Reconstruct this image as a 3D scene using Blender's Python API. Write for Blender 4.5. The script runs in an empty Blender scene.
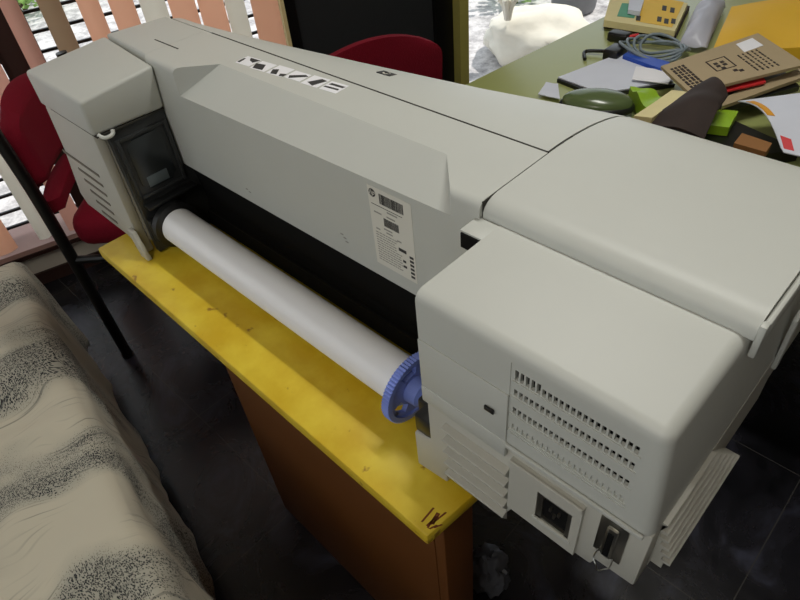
import bpy, bmesh, math, random
from mathutils import Vector, Matrix, noise
random.seed(4)
S = bpy.context.scene
COL = S.collection
V = Vector
# ------------------------------------------------------------------ camera
CH = 1.49                                     # camera height over the floor
RX = V((0.72059369, 0.68831769, -0.0834476))  # camera axes in the room
RY = V((0.43051619, -0.53851719, -0.72433076))
RZ = V((-0.54350764, 0.48602263, -0.684384))
FPX = 622.37
cam = bpy.data.cameras.new('camera')
cam.sensor_width = 36; cam.lens = FPX / 800 * 36; cam.clip_start = .02; cam.clip_end = 200
camo = bpy.data.objects.new('camera', cam); COL.objects.link(camo)
m = Matrix.Identity(4)
for i in range(3):
    m[i][0] = RX[i]; m[i][1] = -RY[i]; m[i][2] = -RZ[i]
m[2][3] = CH
camo.matrix_world = m
S.camera = camo
# ------------------------------------------------------------------ light
S.view_settings.view_transform = 'Standard'
S.view_settings.look = 'None'
S.view_settings.gamma = 1
S.view_settings.use_curve_mapping = False
S.view_settings.exposure = -0.18
W = bpy.data.worlds.new('sky'); S.world = W; W.use_nodes = True
bg = W.node_tree.nodes['Background']
bg.inputs[0].default_value = (.86, .94, 1.0, 1); bg.inputs[1].default_value = 1.2


def lamp(name, kind, energy, loc, target=None, color=(1, 1, 1), **kw):
    l = bpy.data.lights.new(name, kind); l.energy = energy; l.color = color
    for k, v in kw.items(): setattr(l, k, v)
    o = bpy.data.objects.new(name, l); COL.objects.link(o); o.location = loc
    if target is not None:
        o.rotation_euler = (V(target) - V(loc)).to_track_quat('-Z', 'Y').to_euler()
    return o


lamp('sun', 'SUN', 3.6, (0, 0, 6), (-.50, -1.5, 3.4), (1, .95, .86), angle=.02)
lamp('tube_and_fill_light', 'AREA', 19, (-.42, 1.08, 2.62), (-.42, .98, 0), (1, .99, .93), shape='RECTANGLE', size=.7, size_y=.08)
lamp('tube_and_fill_light', 'AREA', 13, (.15, -1.1, 2.62), (-.1, -.3, .9), (1, .92, .80), shape='RECTANGLE', size=1.1, size_y=.3)  # warm fill added behind the camera; only the previous lamp is a tube


# ------------------------------------------------------------------ materials
def newmat(name):
    mt = bpy.data.materials.new(name); mt.use_nodes = True
    return mt, mt.node_tree, mt.node_tree.nodes['Principled BSDF']


def lin(c):
    return tuple((x / 255 / 12.92) if x / 255 <= .04045 else ((x / 255 + .055) / 1.055) ** 2.4 for x in c)


def mat(name, rgb, rough=.5, metal=0., var=.06, scale=30., bump=0., spec=.5, coat=0.):
    mt, nt, b = newmat(name)
    N = nt.nodes; L = nt.links
    c = lin(rgb)
    tc = N.new('ShaderNodeTexCoord')
    nz = N.new('ShaderNodeTexNoise'); nz.inputs['Scale'].default_value = scale; nz.inputs['Detail'].default_value = 4
    L.new(tc.outputs['Object'], nz.inputs['Vector'])
    mx = N.new('ShaderNodeMix'); mx.data_type = 'RGBA'
    mx.inputs[6].default_value = (*[x * (1 - var) for x in c], 1)
    mx.inputs[7].default_value = (*[min(1, x * (1 + var)) for x in c], 1)
    L.new(nz.outputs[0], mx.inputs[0]); L.new(mx.outputs[2], b.inputs['Base Color'])
    b.inputs['Roughness'].default_value = rough; b.inputs['Metallic'].default_value = metal
    b.inputs['Specular IOR Level'].default_value = spec
    b.inputs['Coat Weight'].default_value = coat
    if bump:
        bp = N.new('ShaderNodeBump'); bp.inputs['Strength'].default_value = bump; bp.inputs['Distance'].default_value = .004
        L.new(nz.outputs[0], bp.inputs['Height']); L.new(bp.outputs[0], b.inputs['Normal'])
    return mt


M = {}
M['beige'] = mat('printer_plastic', (192, 194, 188), .48, var=.025, scale=14)
M['beige_low'] = mat('printer_plastic_lower', (186, 185, 176), .5, var=.03, scale=14)
M['blackpl'] = mat('black_plastic', (26, 27, 28), .32, var=.1)
M['inner'] = mat('charcoal_plastic', (46, 48, 49), .35, var=.1)
M['blackmat'] = mat('black_matte', (9, 9, 10), .8, spec=.2)
M['groove'] = mat('groove_shade_plastic', (112, 106, 95), .7)
M['slotdark'] = mat('slot_dark', (42, 40, 34), .8)
M['darkglass'] = mat('dark_smoked_panel', (44, 48, 50), .25)
M['greypanel'] = mat('grey_plastic_plate', (92, 102, 106), .4)
M['white'] = mat('white_paper', (232, 232, 236), .85, var=.02)
M['roll'] = mat('roll_paper', (242, 243, 246), .8, var=.02)
M['blue'] = mat('blue_plastic', (122, 140, 214), .38, var=.1)
M['metal'] = mat('nickel', (178, 176, 168), .3, 1.)
M['sticker'] = mat('label_paper', (216, 214, 204), .6, var=.02)
M['ink'] = mat('ink_dark', (50, 50, 50), .7)
M['inklight'] = mat('ink_grey', (150, 149, 142), .7)
M['red'] = mat('red_fabric', (112, 9, 30), .9, var=.25, scale=260, bump=.25, spec=.2)
M['blacktube'] = mat('black_tube', (14, 13, 13), .35)
M['panelwood'] = mat('orange_brown_wood', (100, 58, 20), .5, var=.14, scale=7)
M['edge'] = mat('worn_edge_band', (120, 58, 20), .6, var=.3, scale=60)
M['wallpaint'] = mat('wall_paint', (206, 198, 184), .85, var=.05, scale=5)
M['walldark'] = mat('brown_wall_paint', (104, 92, 78), .85)
M['darkwood'] = mat('dark_brown_wood', (50, 28, 22), .5, var=.2)
M['olivewood'] = mat('olive_frame', (172, 162, 84), .5, var=.1)
M['sill'] = mat('sill_stone', (188, 150, 140), .5, var=.12, scale=20)
M['grille'] = mat('grille_iron', (10, 10, 10), .5)
M['desk'] = mat('olive_desk_laminate', (152, 158, 98), .30, var=.05, scale=12)
M['deskleg'] = mat('desk_dark_side', (58, 52, 40), .6)
M['kraft'] = mat('kraft_paper', (166, 148, 116), .85, var=.06, scale=12)
M['kraftdark'] = mat('dark_brown_card', (42, 29, 24), .8, var=.35, scale=40)
M['env'] = mat('yellow_envelope', (224, 176, 40), .55, var=.06, scale=9, bump=.3)
M['lime'] = mat('lime_plastic', (138, 176, 30), .5, var=.08)
M['redpr'] = mat('red_print', (206, 40, 46), .6)
M['orangepr'] = mat('orange_print', (214, 150, 36), .6)
M['bluefold'] = mat('blue_folder', (30, 74, 176), .45)
M['bottle'] = mat('dark_green_case', (84, 98, 62), .22, var=.1)
M['paper2'] = mat('office_paper', (206, 210, 222), .85, var=.04, scale=20)
M['cream'] = mat('cream_card', (214, 202, 150), .8, var=.06)
M['cable'] = mat('grey_cable', (120, 132, 140), .5)
M['teal'] = mat('teal_print', (84, 150, 120), .7)
M['yellowpr'] = mat('yellow_print', (222, 182, 70), .7)
M['greyplas'] = mat('grey_bucket_plastic', (120, 122, 126), .5)
M['bark'] = mat('bark', (92, 74, 56), .9, var=.3)
M['brownbox'] = mat('brown_card', (140, 96, 52), .8)


def translucent(name, rgb, tr=.5, rough=.7, bump=0, scale=20):
    mt = mat(name, rgb, rough, var=.05, scale=scale, bump=bump)
    nt = mt.node_tree; b = nt.nodes['Principled BSDF']; out = nt.nodes['Material Output']
    t = nt.nodes.new('ShaderNodeBsdfTranslucent'); t.inputs[0].default_value = (*lin(rgb), 1)
    mx = nt.nodes.new('ShaderNodeMixShader'); mx.inputs[0].default_value = tr
    nt.links.new(b.outputs[0], mx.inputs[1]); nt.links.new(t.outputs[0], mx.inputs[2]); nt.links.new(mx.outputs[0], out.inputs[0])
    return mt


M['slat_salmon'] = translucent('salmon_blind_fabric', (255, 220, 198), .75)
M['slat_pink'] = translucent('pink_blind_fabric', (253, 218, 204), .75)
M['slat_tan'] = translucent('tan_blind_fabric', (212, 190, 164), .6)
M['slat_white'] = translucent('white_blind_fabric', (250, 246, 236), .75)
M['bag'] = translucent('thin_white_plastic', (214, 216, 228), .35, .35, .3, 30)
M['shadebag'] = translucent('shaded_thin_plastic', (112, 114, 122), .3, .4, .3, 30)  # white bag plastic darkened to carry the dimness under the table
M['sack'] = translucent('white_woven_sack', (240, 236, 224), .15, .6, .2, 40)
M['leaf'] = translucent('leaf_green', (88, 132, 60), .35, .5)
M['leaf2'] = translucent('leaf_pale', (140, 176, 96), .35, .5)


def yellow_table():
    mt, nt, b = newmat('yellow_paint_worn'); N = nt.nodes; L = nt.links
    tc = N.new('ShaderNodeTexCoord')
    n1 = N.new('ShaderNodeTexNoise'); n1.inputs['Scale'].default_value = 14; n1.inputs['Detail'].default_value = 5
    n2 = N.new('ShaderNodeTexNoise'); n2.inputs['Scale'].default_value = 38; n2.inputs['Detail'].default_value = 3
    L.new(tc.outputs['Object'], n1.inputs[0]); L.new(tc.outputs['Object'], n2.inputs[0])
    r1 = N.new('ShaderNodeValToRGB'); r1.color_ramp.elements[0].color = (*lin((206, 170, 30)), 1); r1.color_ramp.elements[1].color = (*lin((226, 200, 60)), 1)
    r1.color_ramp.elements[0].position = .35; r1.color_ramp.elements[1].position = .65
    r2 = N.new('ShaderNodeValToRGB'); r2.color_ramp.elements[0].position = .27; r2.color_ramp.elements[1].position = .33
    mx = N.new('ShaderNodeMix'); mx.data_type = 'RGBA'; mx.inputs[6].default_value = (*lin((150, 110, 34)), 1)
    L.new(n1.outputs[0], r1.inputs[0]); L.new(n2.outputs[0], r2.inputs[0]); L.new(r2.outputs[0], mx.inputs[0]); L.new(r1.outputs[0], mx.inputs[7])
    L.new(mx.outputs[2], b.inputs['Base Color']); b.inputs['Roughness'].default_value = .42
    return mt


M['yellow'] = yellow_table()


def slate():
    mt, nt, b = newmat('dark_slate_tiles'); N = nt.nodes; L = nt.links
    tc = N.new('ShaderNodeTexCoord')
    n1 = N.new('ShaderNodeTexNoise'); n1.inputs['Scale'].default_value = 4.5; n1.inputs['Detail'].default_value = 8; n1.inputs['Roughness'].default_value = .65
    n1.inputs['Distortion'].default_value = 1.2
    L.new(tc.outputs['Object'], n1.inputs[0])
    r = N.new('ShaderNodeValToRGB'); e = r.color_ramp.elements
    e[0].position = .35; e[0].color = (*lin((13, 13, 16)), 1); e[1].position = .76; e[1].color = (*lin((62, 64, 80)), 1)
    x = e.new(.55); x.color = (*lin((29, 28, 34)), 1)
    L.new(n1.outputs[0], r.inputs[0])
    sp = N.new('ShaderNodeSeparateXYZ'); L.new(tc.outputs['Object'], sp.inputs[0])

    def grout(out, off):
        a = N.new('ShaderNodeMath'); a.operation = 'ADD'; a.inputs[1].default_value = off + 46.; L.new(out, a.inputs[0])
        d = N.new('ShaderNodeMath'); d.operation = 'DIVIDE'; d.inputs[1].default_value = .46; L.new(a.outputs[0], d.inputs[0])
        f = N.new('ShaderNodeMath'); f.operation = 'FRACT'; L.new(d.outputs[0], f.inputs[0])
        c = N.new('ShaderNodeMath'); c.operation = 'LESS_THAN'; c.inputs[1].default_value = .006; L.new(f.outputs[0], c.inputs[0])
        return c.outputs[0]
    g1 = grout(sp.outputs[0], .852); g2 = grout(sp.outputs[1], -.305)
    mx_ = N.new('ShaderNodeMath'); mx_.operation = 'MAXIMUM'; L.new(g1, mx_.inputs[0]); L.new(g2, mx_.inputs[1])
    mx = N.new('ShaderNodeMix'); mx.data_type = 'RGBA'; mx.inputs[7].default_value = (*lin((58, 56, 54)), 1)
    L.new(mx_.outputs[0], mx.inputs[0]); L.new(r.outputs[0], mx.inputs[6]); L.new(mx.outputs[2], b.inputs['Base Color'])
    rr = N.new('ShaderNodeMapRange'); rr.inputs[3].default_value = .16; rr.inputs[4].default_value = .38
    L.new(n1.outputs[0], rr.inputs[0]); L.new(rr.outputs[0], b.inputs['Roughness'])
    bp = N.new('ShaderNodeBump'); bp.inputs['Strength'].default_value = .15; bp.inputs['Distance'].default_value = .004
    L.new(n1.outputs[0], bp.inputs['Height']); L.new(bp.outputs[0], b.inputs['Normal'])
    return mt


M['slate'] = slate()


def gravel():
    mt, nt, b = newmat('pale_gravel_ground'); N = nt.nodes; L = nt.links
    tc = N.new('ShaderNodeTexCoord')
    n1 = N.new('ShaderNodeTexNoise'); n1.inputs['Scale'].default_value = 9; n1.inputs['Detail'].default_value = 8; n1.inputs['Roughness'].default_value = .75
    L.new(tc.outputs['Object'], n1.inputs[0])
    r = N.new('ShaderNodeValToRGB'); e = r.color_ramp.elements
    e[0].position = .3; e[0].color = (*lin((120, 118, 122)), 1); e[1].position = .58; e[1].color = (*lin((214, 212, 214)), 1)
    L.new(n1.outputs[0], r.inputs[0]); L.new(r.outputs[0], b.inputs['Base Color']); b.inputs['Roughness'].default_value = .9
    return mt


M['gravel'] = gravel()


def sheetmat():
    mt, nt, b = newmat('patterned_sheet_cotton'); N = nt.nodes; L = nt.links

    def math_(op, a, c=None, clamp=False):
        q = N.new('ShaderNodeMath'); q.operation = op; q.use_clamp = clamp
        for i, z in enumerate((a, c)):
            if z is None: continue
            if hasattr(z, 'default_value'): L.new(z, q.inputs[i])
            else: q.inputs[i].default_value = z
        return q.outputs[0]
    uv = N.new('ShaderNodeUVMap')
    warp = N.new('ShaderNodeTexNoise'); warp.inputs['Scale'].default_value = 3.2; warp.inputs['Detail'].default_value = 2
    L.new(uv.outputs[0], warp.inputs[0])
    vm = N.new('ShaderNodeVectorMath'); vm.operation = 'MULTIPLY_ADD'; vm.inputs[1].default_value = (.22, .22, 0)
    L.new(warp.outputs['Color'], vm.inputs[0]); L.new(uv.outputs[0], vm.inputs[2])
    # sprays: bands of dense little leaves
    mp = N.new('ShaderNodeMapping'); mp.inputs['Rotation'].default_value = (0, 0, .55); mp.inputs['Scale'].default_value = (4.4, 2.6, 1)
    L.new(vm.outputs[0], mp.inputs[0])
    n1 = N.new('ShaderNodeTexNoise'); n1.inputs['Scale'].default_value = 1.; n1.inputs['Detail'].default_value = 2.5
    L.new(mp.outputs[0], n1.inputs[0])
    mask = N.new('ShaderNodeMapRange'); mask.inputs[1].default_value = .42; mask.inputs[2].default_value = .56
    L.new(n1.outputs[0], mask.inputs[0])
    mp2 = N.new('ShaderNodeMapping'); mp2.inputs['Rotation'].default_value = (0, 0, .7); mp2.inputs['Scale'].default_value = (1, 1.9, 1)
    L.new(vm.outputs[0], mp2.inputs[0])
    vo = N.new('ShaderNodeTexVoronoi'); vo.inputs['Scale'].default_value = 250; L.new(mp2.outputs[0], vo.inputs[0])
    th = math_('MULTIPLY', mask.outputs[0], .46)
    dots = math_('LESS_THAN', vo.outputs['Distance'], th)
    # fine hair strokes
    mp3 = N.new('ShaderNodeMapping'); mp3.inputs['Rotation'].default_value = (0, 0, .75); mp3.inputs['Scale'].default_value = (150, 5, 1)
    L.new(vm.outputs[0], mp3.inputs[0])
    wv = N.new('ShaderNodeTexNoise'); wv.inputs['Scale'].default_value = 1; wv.inputs['Detail'].default_value = 1; L.new(mp3.outputs[0], wv.inputs[0])
    n2 = N.new('ShaderNodeTexNoise'); n2.inputs['Scale'].default_value = 5; L.new(uv.outputs[0], n2.inputs[0])
    lm = N.new('ShaderNodeMapRange'); lm.inputs[1].default_value = .45; lm.inputs[2].default_value = .6; L.new(n2.outputs[0], lm.inputs[0])
    st = N.new('ShaderNodeMapRange'); st.inputs[1].default_value = .55; st.inputs[2].default_value = .68; L.new(wv.outputs[0], st.inputs[0])
    strokes = math_('MULTIPLY', math_('MULTIPLY', st.outputs[0], lm.outputs[0]), .75)
    # wash
    wash = N.new('ShaderNodeMix'); wash.data_type = 'RGBA'
    wash.inputs[6].default_value = (*lin((198, 192, 174)), 1); wash.inputs[7].default_value = (*lin((128, 132, 128)), 1)
    L.new(math_('MULTIPLY', mask.outputs[0], .55), wash.inputs[0])
    m2 = N.new('ShaderNodeMix'); m2.data_type = 'RGBA'; m2.inputs[7].default_value = (*lin((96, 98, 94)), 1)
    L.new(strokes, m2.inputs[0]); L.new(wash.outputs[2], m2.inputs[6])
    m3 = N.new('ShaderNodeMix'); m3.data_type = 'RGBA'; m3.inputs[7].default_value = (*lin((34, 38, 42)), 1)
    L.new(dots, m3.inputs[0]); L.new(m2.outputs[2], m3.inputs[6])
    # small magenta flowers
    n3 = N.new('ShaderNodeTexVoronoi'); n3.inputs['Scale'].default_value = 4.2; L.new(uv.outputs[0], n3.inputs[0])
    fl = math_('LESS_THAN', n3.outputs['Distance'], .045)
    m4 = N.new('ShaderNodeMix'); m4.data_type = 'RGBA'; m4.inputs[7].default_value = (*lin((170, 70, 150)), 1)
    L.new(math_('MULTIPLY', fl, .7), m4.inputs[0]); L.new(m3.outputs[2], m4.inputs[6])
    L.new(m4.outputs[2], b.inputs['Base Color']); b.inputs['Roughness'].default_value = .85
    b.inputs['Specular IOR Level'].default_value = .2
    return mt


M['sheet'] = sheetmat()


# ------------------------------------------------------------------ builders
def ray(u, v): return RX * ((u - 400) / FPX) + RY * ((v - 300) / FPX) + RZ


def P(u, v, z):
    """the point at height z above the floor seen at u, v in the photograph"""
    r = ray(u, v); return r * ((z - CH) / r.z) + V((0, 0, CH))


def Py(u, v, y):
    r = ray(u, v); return r * (y / r.y) + V((0, 0, CH))


def world_of(o):
    p = V((0, 0, 0))
    while o is not None: p += o.location; o = o.parent
    return p


def obj(name, bm, material, parent=None, smooth=35, loc=None, local=False):
    me = bpy.data.meshes.new(name)
    bmesh.ops.recalc_face_normals(bm, faces=bm.faces[:])
    bm.to_mesh(me); bm.free()
    o = bpy.data.objects.new(name, me); COL.objects.link(o)
    for mm in (material if isinstance(material, (list, tuple)) else [material]): me.materials.append(mm)
    if smooth:
        me.shade_smooth(); me.set_sharp_from_angle(angle=math.radians(smooth))
    off = V((0, 0, 0))
    if parent is not None:
        o.parent = parent
        if not local: off = world_of(parent)
    if loc is not None:
        o.location = V(loc) - off if parent is not None else V(loc)
        off = V(loc)
    if not local and off.length: me.transform(Matrix.Translation(-off))
    return o


def thing(name, label, cat, loc=(0, 0, 0), rz=0, group=None):
    o = bpy.data.objects.new(name, None); COL.objects.link(o)
    o.empty_display_size = .1
    o.location = loc; o.rotation_euler = (0, 0, rz)
    return tag(o, label, cat, group)


def tag(o, label=None, cat=None, group=None, kind=None):
    if label: o['label'] = label
    if cat: o['category'] = cat
    if group: o['group'] = group
    if kind: o['kind'] = kind
    return o


def struct(name, bm, material, parent=None, smooth=35, **k):
    o = obj(name, bm, material, parent, smooth, **k)
    if parent is None: o['kind'] = 'structure'
    return o


def base(bm):
    """move a single mesh's origin to the bottom centre of its verts"""
    xs = [v.co for v in bm.verts]
    lo = V([min(c[i] for c in xs) for i in range(3)]); hi = V([max(c[i] for c in xs) for i in range(3)])
    return V(((lo.x + hi.x) / 2, (lo.y + hi.y) / 2, lo.z))


def solo(name, bm, material, label, cat, group=None, smooth=35):
    return tag(obj(name, bm, material, None, smooth, loc=base(bm)), label, cat, group)


def B(): return bmesh.new()


def mark(bm, n0, i):
    bm.faces.ensure_lookup_table()
    for f in bm.faces[n0:]: f.material_index = i


def box(bm, x0, x1, y0, y1, z0, z1, bev=0, seg=2, mi=0):
    n0 = len(bm.faces)
    t = bmesh.new()
    vs = [t.verts.new((x, y, z)) for z in (z0, z1) for y in (y0, y1) for x in (x0, x1)]
    for f in ((0, 2, 3, 1), (4, 5, 7, 6), (0, 1, 5, 4), (2, 6, 7, 3), (0, 4, 6, 2), (1, 3, 7, 5)): t.faces.new([vs[i] for i in f])
    if bev: bmesh.ops.bevel(t, geom=t.edges[:], offset=bev, segments=seg, profile=.5, affect='EDGES')
    join(bm, t, mi=mi)
    return bm


def join(bm, t, M4=None, mi=None):
    if M4 is not None: bmesh.ops.transform(t, matrix=M4, verts=t.verts[:])
    mp = {v: bm.verts.new(v.co) for v in t.verts}
    for f in t.faces:
        try:
            g = bm.faces.new([mp[v] for v in f.verts]); g.material_index = f.material_index if mi is None else mi
        except ValueError: pass
    t.free()
    return bm


def prism(bm, pts, axis, a0, a1, bev=0, seg=2, mi=0, sel=None):
    """extrude a polygon given in the plane normal to axis from a0 to a1"""
    t = bmesh.new()

    def mk(p, a):
        return {'x': (a, p[0], p[1]), 'y': (p[0], a, p[1]), 'z': (p[0], p[1], a)}[axis]
    A = [t.verts.new(mk(p, a0)) for p in pts]; C = [t.verts.new(mk(p, a1)) for p in pts]
    t.faces.new(A); t.faces.new(C[::-1])
    n = len(pts)
    for i in range(n): t.faces.new((A[i], C[i], C[(i + 1) % n], A[(i + 1) % n]))
    if bev:
        bmesh.ops.recalc_face_normals(t, faces=t.faces[:])
        ed = [e for e in t.edges if len(e.link_faces) == 2 and e.calc_face_angle(0) > .5 and (sel is None or sel(e))]
        bmesh.ops.bevel(t, geom=ed, offset=bev, segments=seg, profile=.5, affect='EDGES')
    return join(bm, t, mi=mi)


def tube(bm, pts, r, n=10, mi=0, closed=False):
    pts = [V(p) for p in pts]
    rings = []
    up = V((.13, .31, .94)).normalized()
    for i, p in enumerate(pts):
        d = (pts[min(i + 1, len(pts) - 1)] - pts[max(i - 1, 0)]).normalized()
        a = d.cross(up)
        if a.length < .05: a = d.cross(V((1, 0, 0)))
        a.normalize(); b = d.cross(a)
        rr = r[i] if isinstance(r, (list, tuple)) else r
        rings.append([bm.verts.new(p + (a * math.cos(k * 2 * math.pi / n) + b * math.sin(k * 2 * math.pi / n)) * rr) for k in range(n)])
    for i in range(len(rings) - 1):
        for k in range(n):
            f = bm.faces.new((rings[i][k], rings[i][(k + 1) % n], rings[i + 1][(k + 1) % n], rings[i + 1][k])); f.material_index = mi
    for q in (rings[0][::-1], rings[-1]):
        f = bm.faces.new(q); f.material_index = mi
    return bm


def smoothpath(pts, n=6):
    pts = [V(p) for p in pts]; out = []
    for i in range(len(pts) - 1):
        p0 = pts[max(i - 1, 0)]; p1 = pts[i]; p2 = pts[i + 1]; p3 = pts[min(i + 2, len(pts) - 1)]
        for k in range(n):
            t = k / n
            out.append(.5 * ((2 * p1) + (p2 - p0) * t + (2 * p0 - 5 * p1 + 4 * p2 - p3) * t * t + (3 * p1 - p0 - 3 * p2 + p3) * t ** 3))
    out.append(pts[-1]); return out


def lathe_x(bm, prof, y, z, n=40, mi=0):
    """profile of (x, radius) spun round an axis along x"""
    rings = []
    for x, r in prof:
        rings.append([bm.verts.new((x, y + r * math.cos(k * 2 * math.pi / n), z + r * math.sin(k * 2 * math.pi / n))) for k in range(n)])
    for i in range(len(rings) - 1):
        for k in range(n):
            f = bm.faces.new((rings[i][k], rings[i][(k + 1) % n], rings[i + 1][(k + 1) % n], rings[i + 1][k])); f.material_index = mi
    bm.faces.new(rings[0]).material_index = mi; bm.faces.new(rings[-1][::-1]).material_index = mi
    return bm


def slab(bm, pts, t, mi=0):
    """a sheet or card: top corners given as 3-D points, thickness t downwards"""
    pts = [V(p) for p in pts]
    A = [bm.verts.new(p) for p in pts]; C = [bm.verts.new(p - V((0, 0, t))) for p in pts]
    bm.faces.new(A).material_index = mi; bm.faces.new(C[::-1]).material_index = mi
    n = len(pts)
    for i in range(n): bm.faces.new((A[i], C[i], C[(i + 1) % n], A[(i + 1) % n])).material_index = mi
    return bm


def quad_sheet(bm, c00, c10, c11, c01, t, nu=10, nv=10, amp=0., fr=6., mi=0, seed=0., bendfn=None):
    """a sheet between four corners with soft waves"""
    c00, c10, c11, c01 = map(V, (c00, c10, c11, c01))
    g = []; h = []
    for j in range(nv + 1):
        r = []; q = []
        for i in range(nu + 1):
            u = i / nu; v = j / nv
            p = (c00 * (1 - u) + c10 * u) * (1 - v) + (c01 * (1 - u) + c11 * u) * v
            d = amp * noise.noise(V((p.x * fr + seed, p.y * fr, seed)))
            if bendfn: d += bendfn(u, v)
            p = p + V((0, 0, d))
            r.append(bm.verts.new(p)); q.append(bm.verts.new(p - V((0, 0, t))))
        g.append(r); h.append(q)
    for j in range(nv):
        for i in range(nu):
            bm.faces.new((g[j][i], g[j][i + 1], g[j + 1][i + 1], g[j + 1][i])).material_index = mi
            bm.faces.new((h[j][i], h[j + 1][i], h[j + 1][i + 1], h[j][i + 1])).material_index = mi
    for i in range(nu):
        bm.faces.new((g[0][i], h[0][i], h[0][i + 1], g[0][i + 1])).material_index = mi
        bm.faces.new((g[nv][i], g[nv][i + 1], h[nv][i + 1], h[nv][i])).material_index = mi
    for j in range(nv):
        bm.faces.new((g[j][0], g[j + 1][0], h[j + 1][0], h[j][0])).material_index = mi
        bm.faces.new((g[j][nu], h[j][nu], h[j + 1][nu], g[j + 1][nu])).material_index = mi
    return bm


def text_bm(s, size, shear=0.):
    cu = bpy.data.curves.new('lettering', 'FONT'); cu.body = s; cu.size = size; cu.shear = shear; cu.align_x = 'CENTER'; cu.align_y = 'CENTER'
    cu.extrude = .0003
    o = bpy.data.objects.new('lettering', cu); COL.objects.link(o)
    bpy.context.view_layer.update()
    me = o.evaluated_get(bpy.context.evaluated_depsgraph_get()).to_mesh()
    t = bmesh.new(); t.from_mesh(me)
    bpy.data.objects.remove(o); bpy.data.curves.remove(cu)
    return t


def lump(bm, c, r, seed, amp=.25, fr=2.2, sub=4, mi=0):
    t = bmesh.new(); bmesh.ops.create_icosphere(t, subdivisions=sub, radius=1)
    for v in t.verts:
        n = v.co.normalized()
        k = 1 + amp * noise.noise(n * fr + V((seed, 0, 0))) + amp * .45 * noise.noise(n * fr * 2.7 + V((0, seed, 0)))
        v.co = V((c[0] + n.x * r[0] * k, c[1] + n.y * r[1] * k, c[2] + n.z * r[2] * k))
    return join(bm, t, mi=mi)


# ------------------------------------------------------------------ the room
bm = B(); prism(bm, [(-3.33, -3.0), (2.2, -3.0), (2.2, 4.4), (-1.21, 4.4)], 'z', -.06, 0)
struct('floor', bm, M['slate'], smooth=0)

WA = math.radians(74)
WO = V((-2.30, .40, 0))


def wmat(): return Matrix.Translation(WO) @ Matrix.Rotation(WA, 4, 'Z')


def wallpiece(name, boxes, material, parent=None, bev=0):
    """boxes in wall coordinates: s along the wall, n into the room, z"""
    b = B()
    for s0, s1, n0, n1, z0, z1 in boxes: box(b, s0, s1, -n1, -n0, z0, z1, bev)
    bmesh.ops.transform(b, matrix=wmat(), verts=b.verts[:])
    if parent is not None: return obj(name, b, material, parent, 30)
    return struct(name, b, material, None, 30, loc=base(b))


wallpiece('wall_left', [(-3.2, -1.25, -.14, 0, 0, 2.72), (-1.25, 1.02, -.14, 0, 0, .15), (-1.25, 1.02, -.14, 0, 2.15, 2.72),
                        (1.02, 3.6, -.14, 0, 2.2, 2.72), (3.6, 4.4, -.14, 0, 0, 2.72)], M['wallpaint'])
wallpiece('trim_1', [(-1.25, 1.02, -.16, .035, .15, .175)], M['sill'])
wallpiece('trim_2', [(-1.25, 1.02, .033, .042, .142, .156)], M['darkwood'])
wallpiece('trim_3', [(.105, .172, -.12, .03, .175, 2.15)], M['darkwood'])
wallpiece('trim_4', [(1.792, 1.838, -.12, .03, 0, 2.2)], M['olivewood'])
wallpiece('baseboard_left', [(-3.2, 1.02, 0, .012, 0, .05)], M['darkwood'])
w1 = wallpiece('window_1', [(-1.25, -1.22, -.11, -.06, .175, 2.15), (.085, .105, -.11, -.06, .175, 2.15), (-1.25, .105, -.11, -.06, 2.11, 2.15)], M['darkwood'])
w2 = wallpiece('window_2', [(.172, .19, -.11, -.06, .175, 2.15), (1.0, 1.02, -.11, -.06, .175, 2.15), (.172, 1.02, -.11, -.06, 2.11, 2.15)], M['darkwood'])
hz = [.209 + .0622 * k for k in range(31)]
for win, s0, s1, vs in ((w1, -1.22, .085, (-.9, -.55, -.2)), (w2, .19, 1.0, (.205, .60))):
    wallpiece('grille', [(s0, s1, -.098, -.088, z, z + .009) for z in hz] + [(s - .006, s + .006, -.10, -.088, .175, 2.11) for s in vs], M['grille'], win)
dr = wallpiece('door_1', [(1.032, 1.09, -.07, -.02, 0, 2.2), (1.70, 1.790, -.07, -.02, 0, 2.2), (1.09, 1.70, -.07, -.02, 2.1, 2.2), (1.09, 1.70, -.07, -.02, 0, .12)], M['blacktube'])
wallpiece('door_glass', [(1.09, 1.70, -.05, -.04, .12, 2.1)], mat('tinted_door_glass', (46, 47, 48), .3), dr)
wallpiece('trim_5', [(1.02, 1.034, -.1, .02, 0, 2.2)], M['cream'])

bm = B(); prism(bm, [(-3.30, -3.0), (2.4, -3.0), (2.4, 4.6), (-1.12, 4.6)], 'z', 2.72, 2.80); struct('ceiling', bm, M['wallpaint'], smooth=0)
bm = B(); box(bm, 2.0, 2.14, -3.0, 4.4, 0, 2.72); struct('wall_right', bm, M['walldark'], smooth=0)
bm = B(); box(bm, -1.05, 2.0, 3.9, 4.04, 0, 2.72); struct('wall_back', bm, M['wallpaint'], smooth=0)
bm = B(); box(bm, -3.3, 2.0, -1.9, -1.78, 0, 1.0); struct('front_light_block', bm, M['walldark'], smooth=0)  # unseen low wall added to keep low light off floor and table panel

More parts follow.
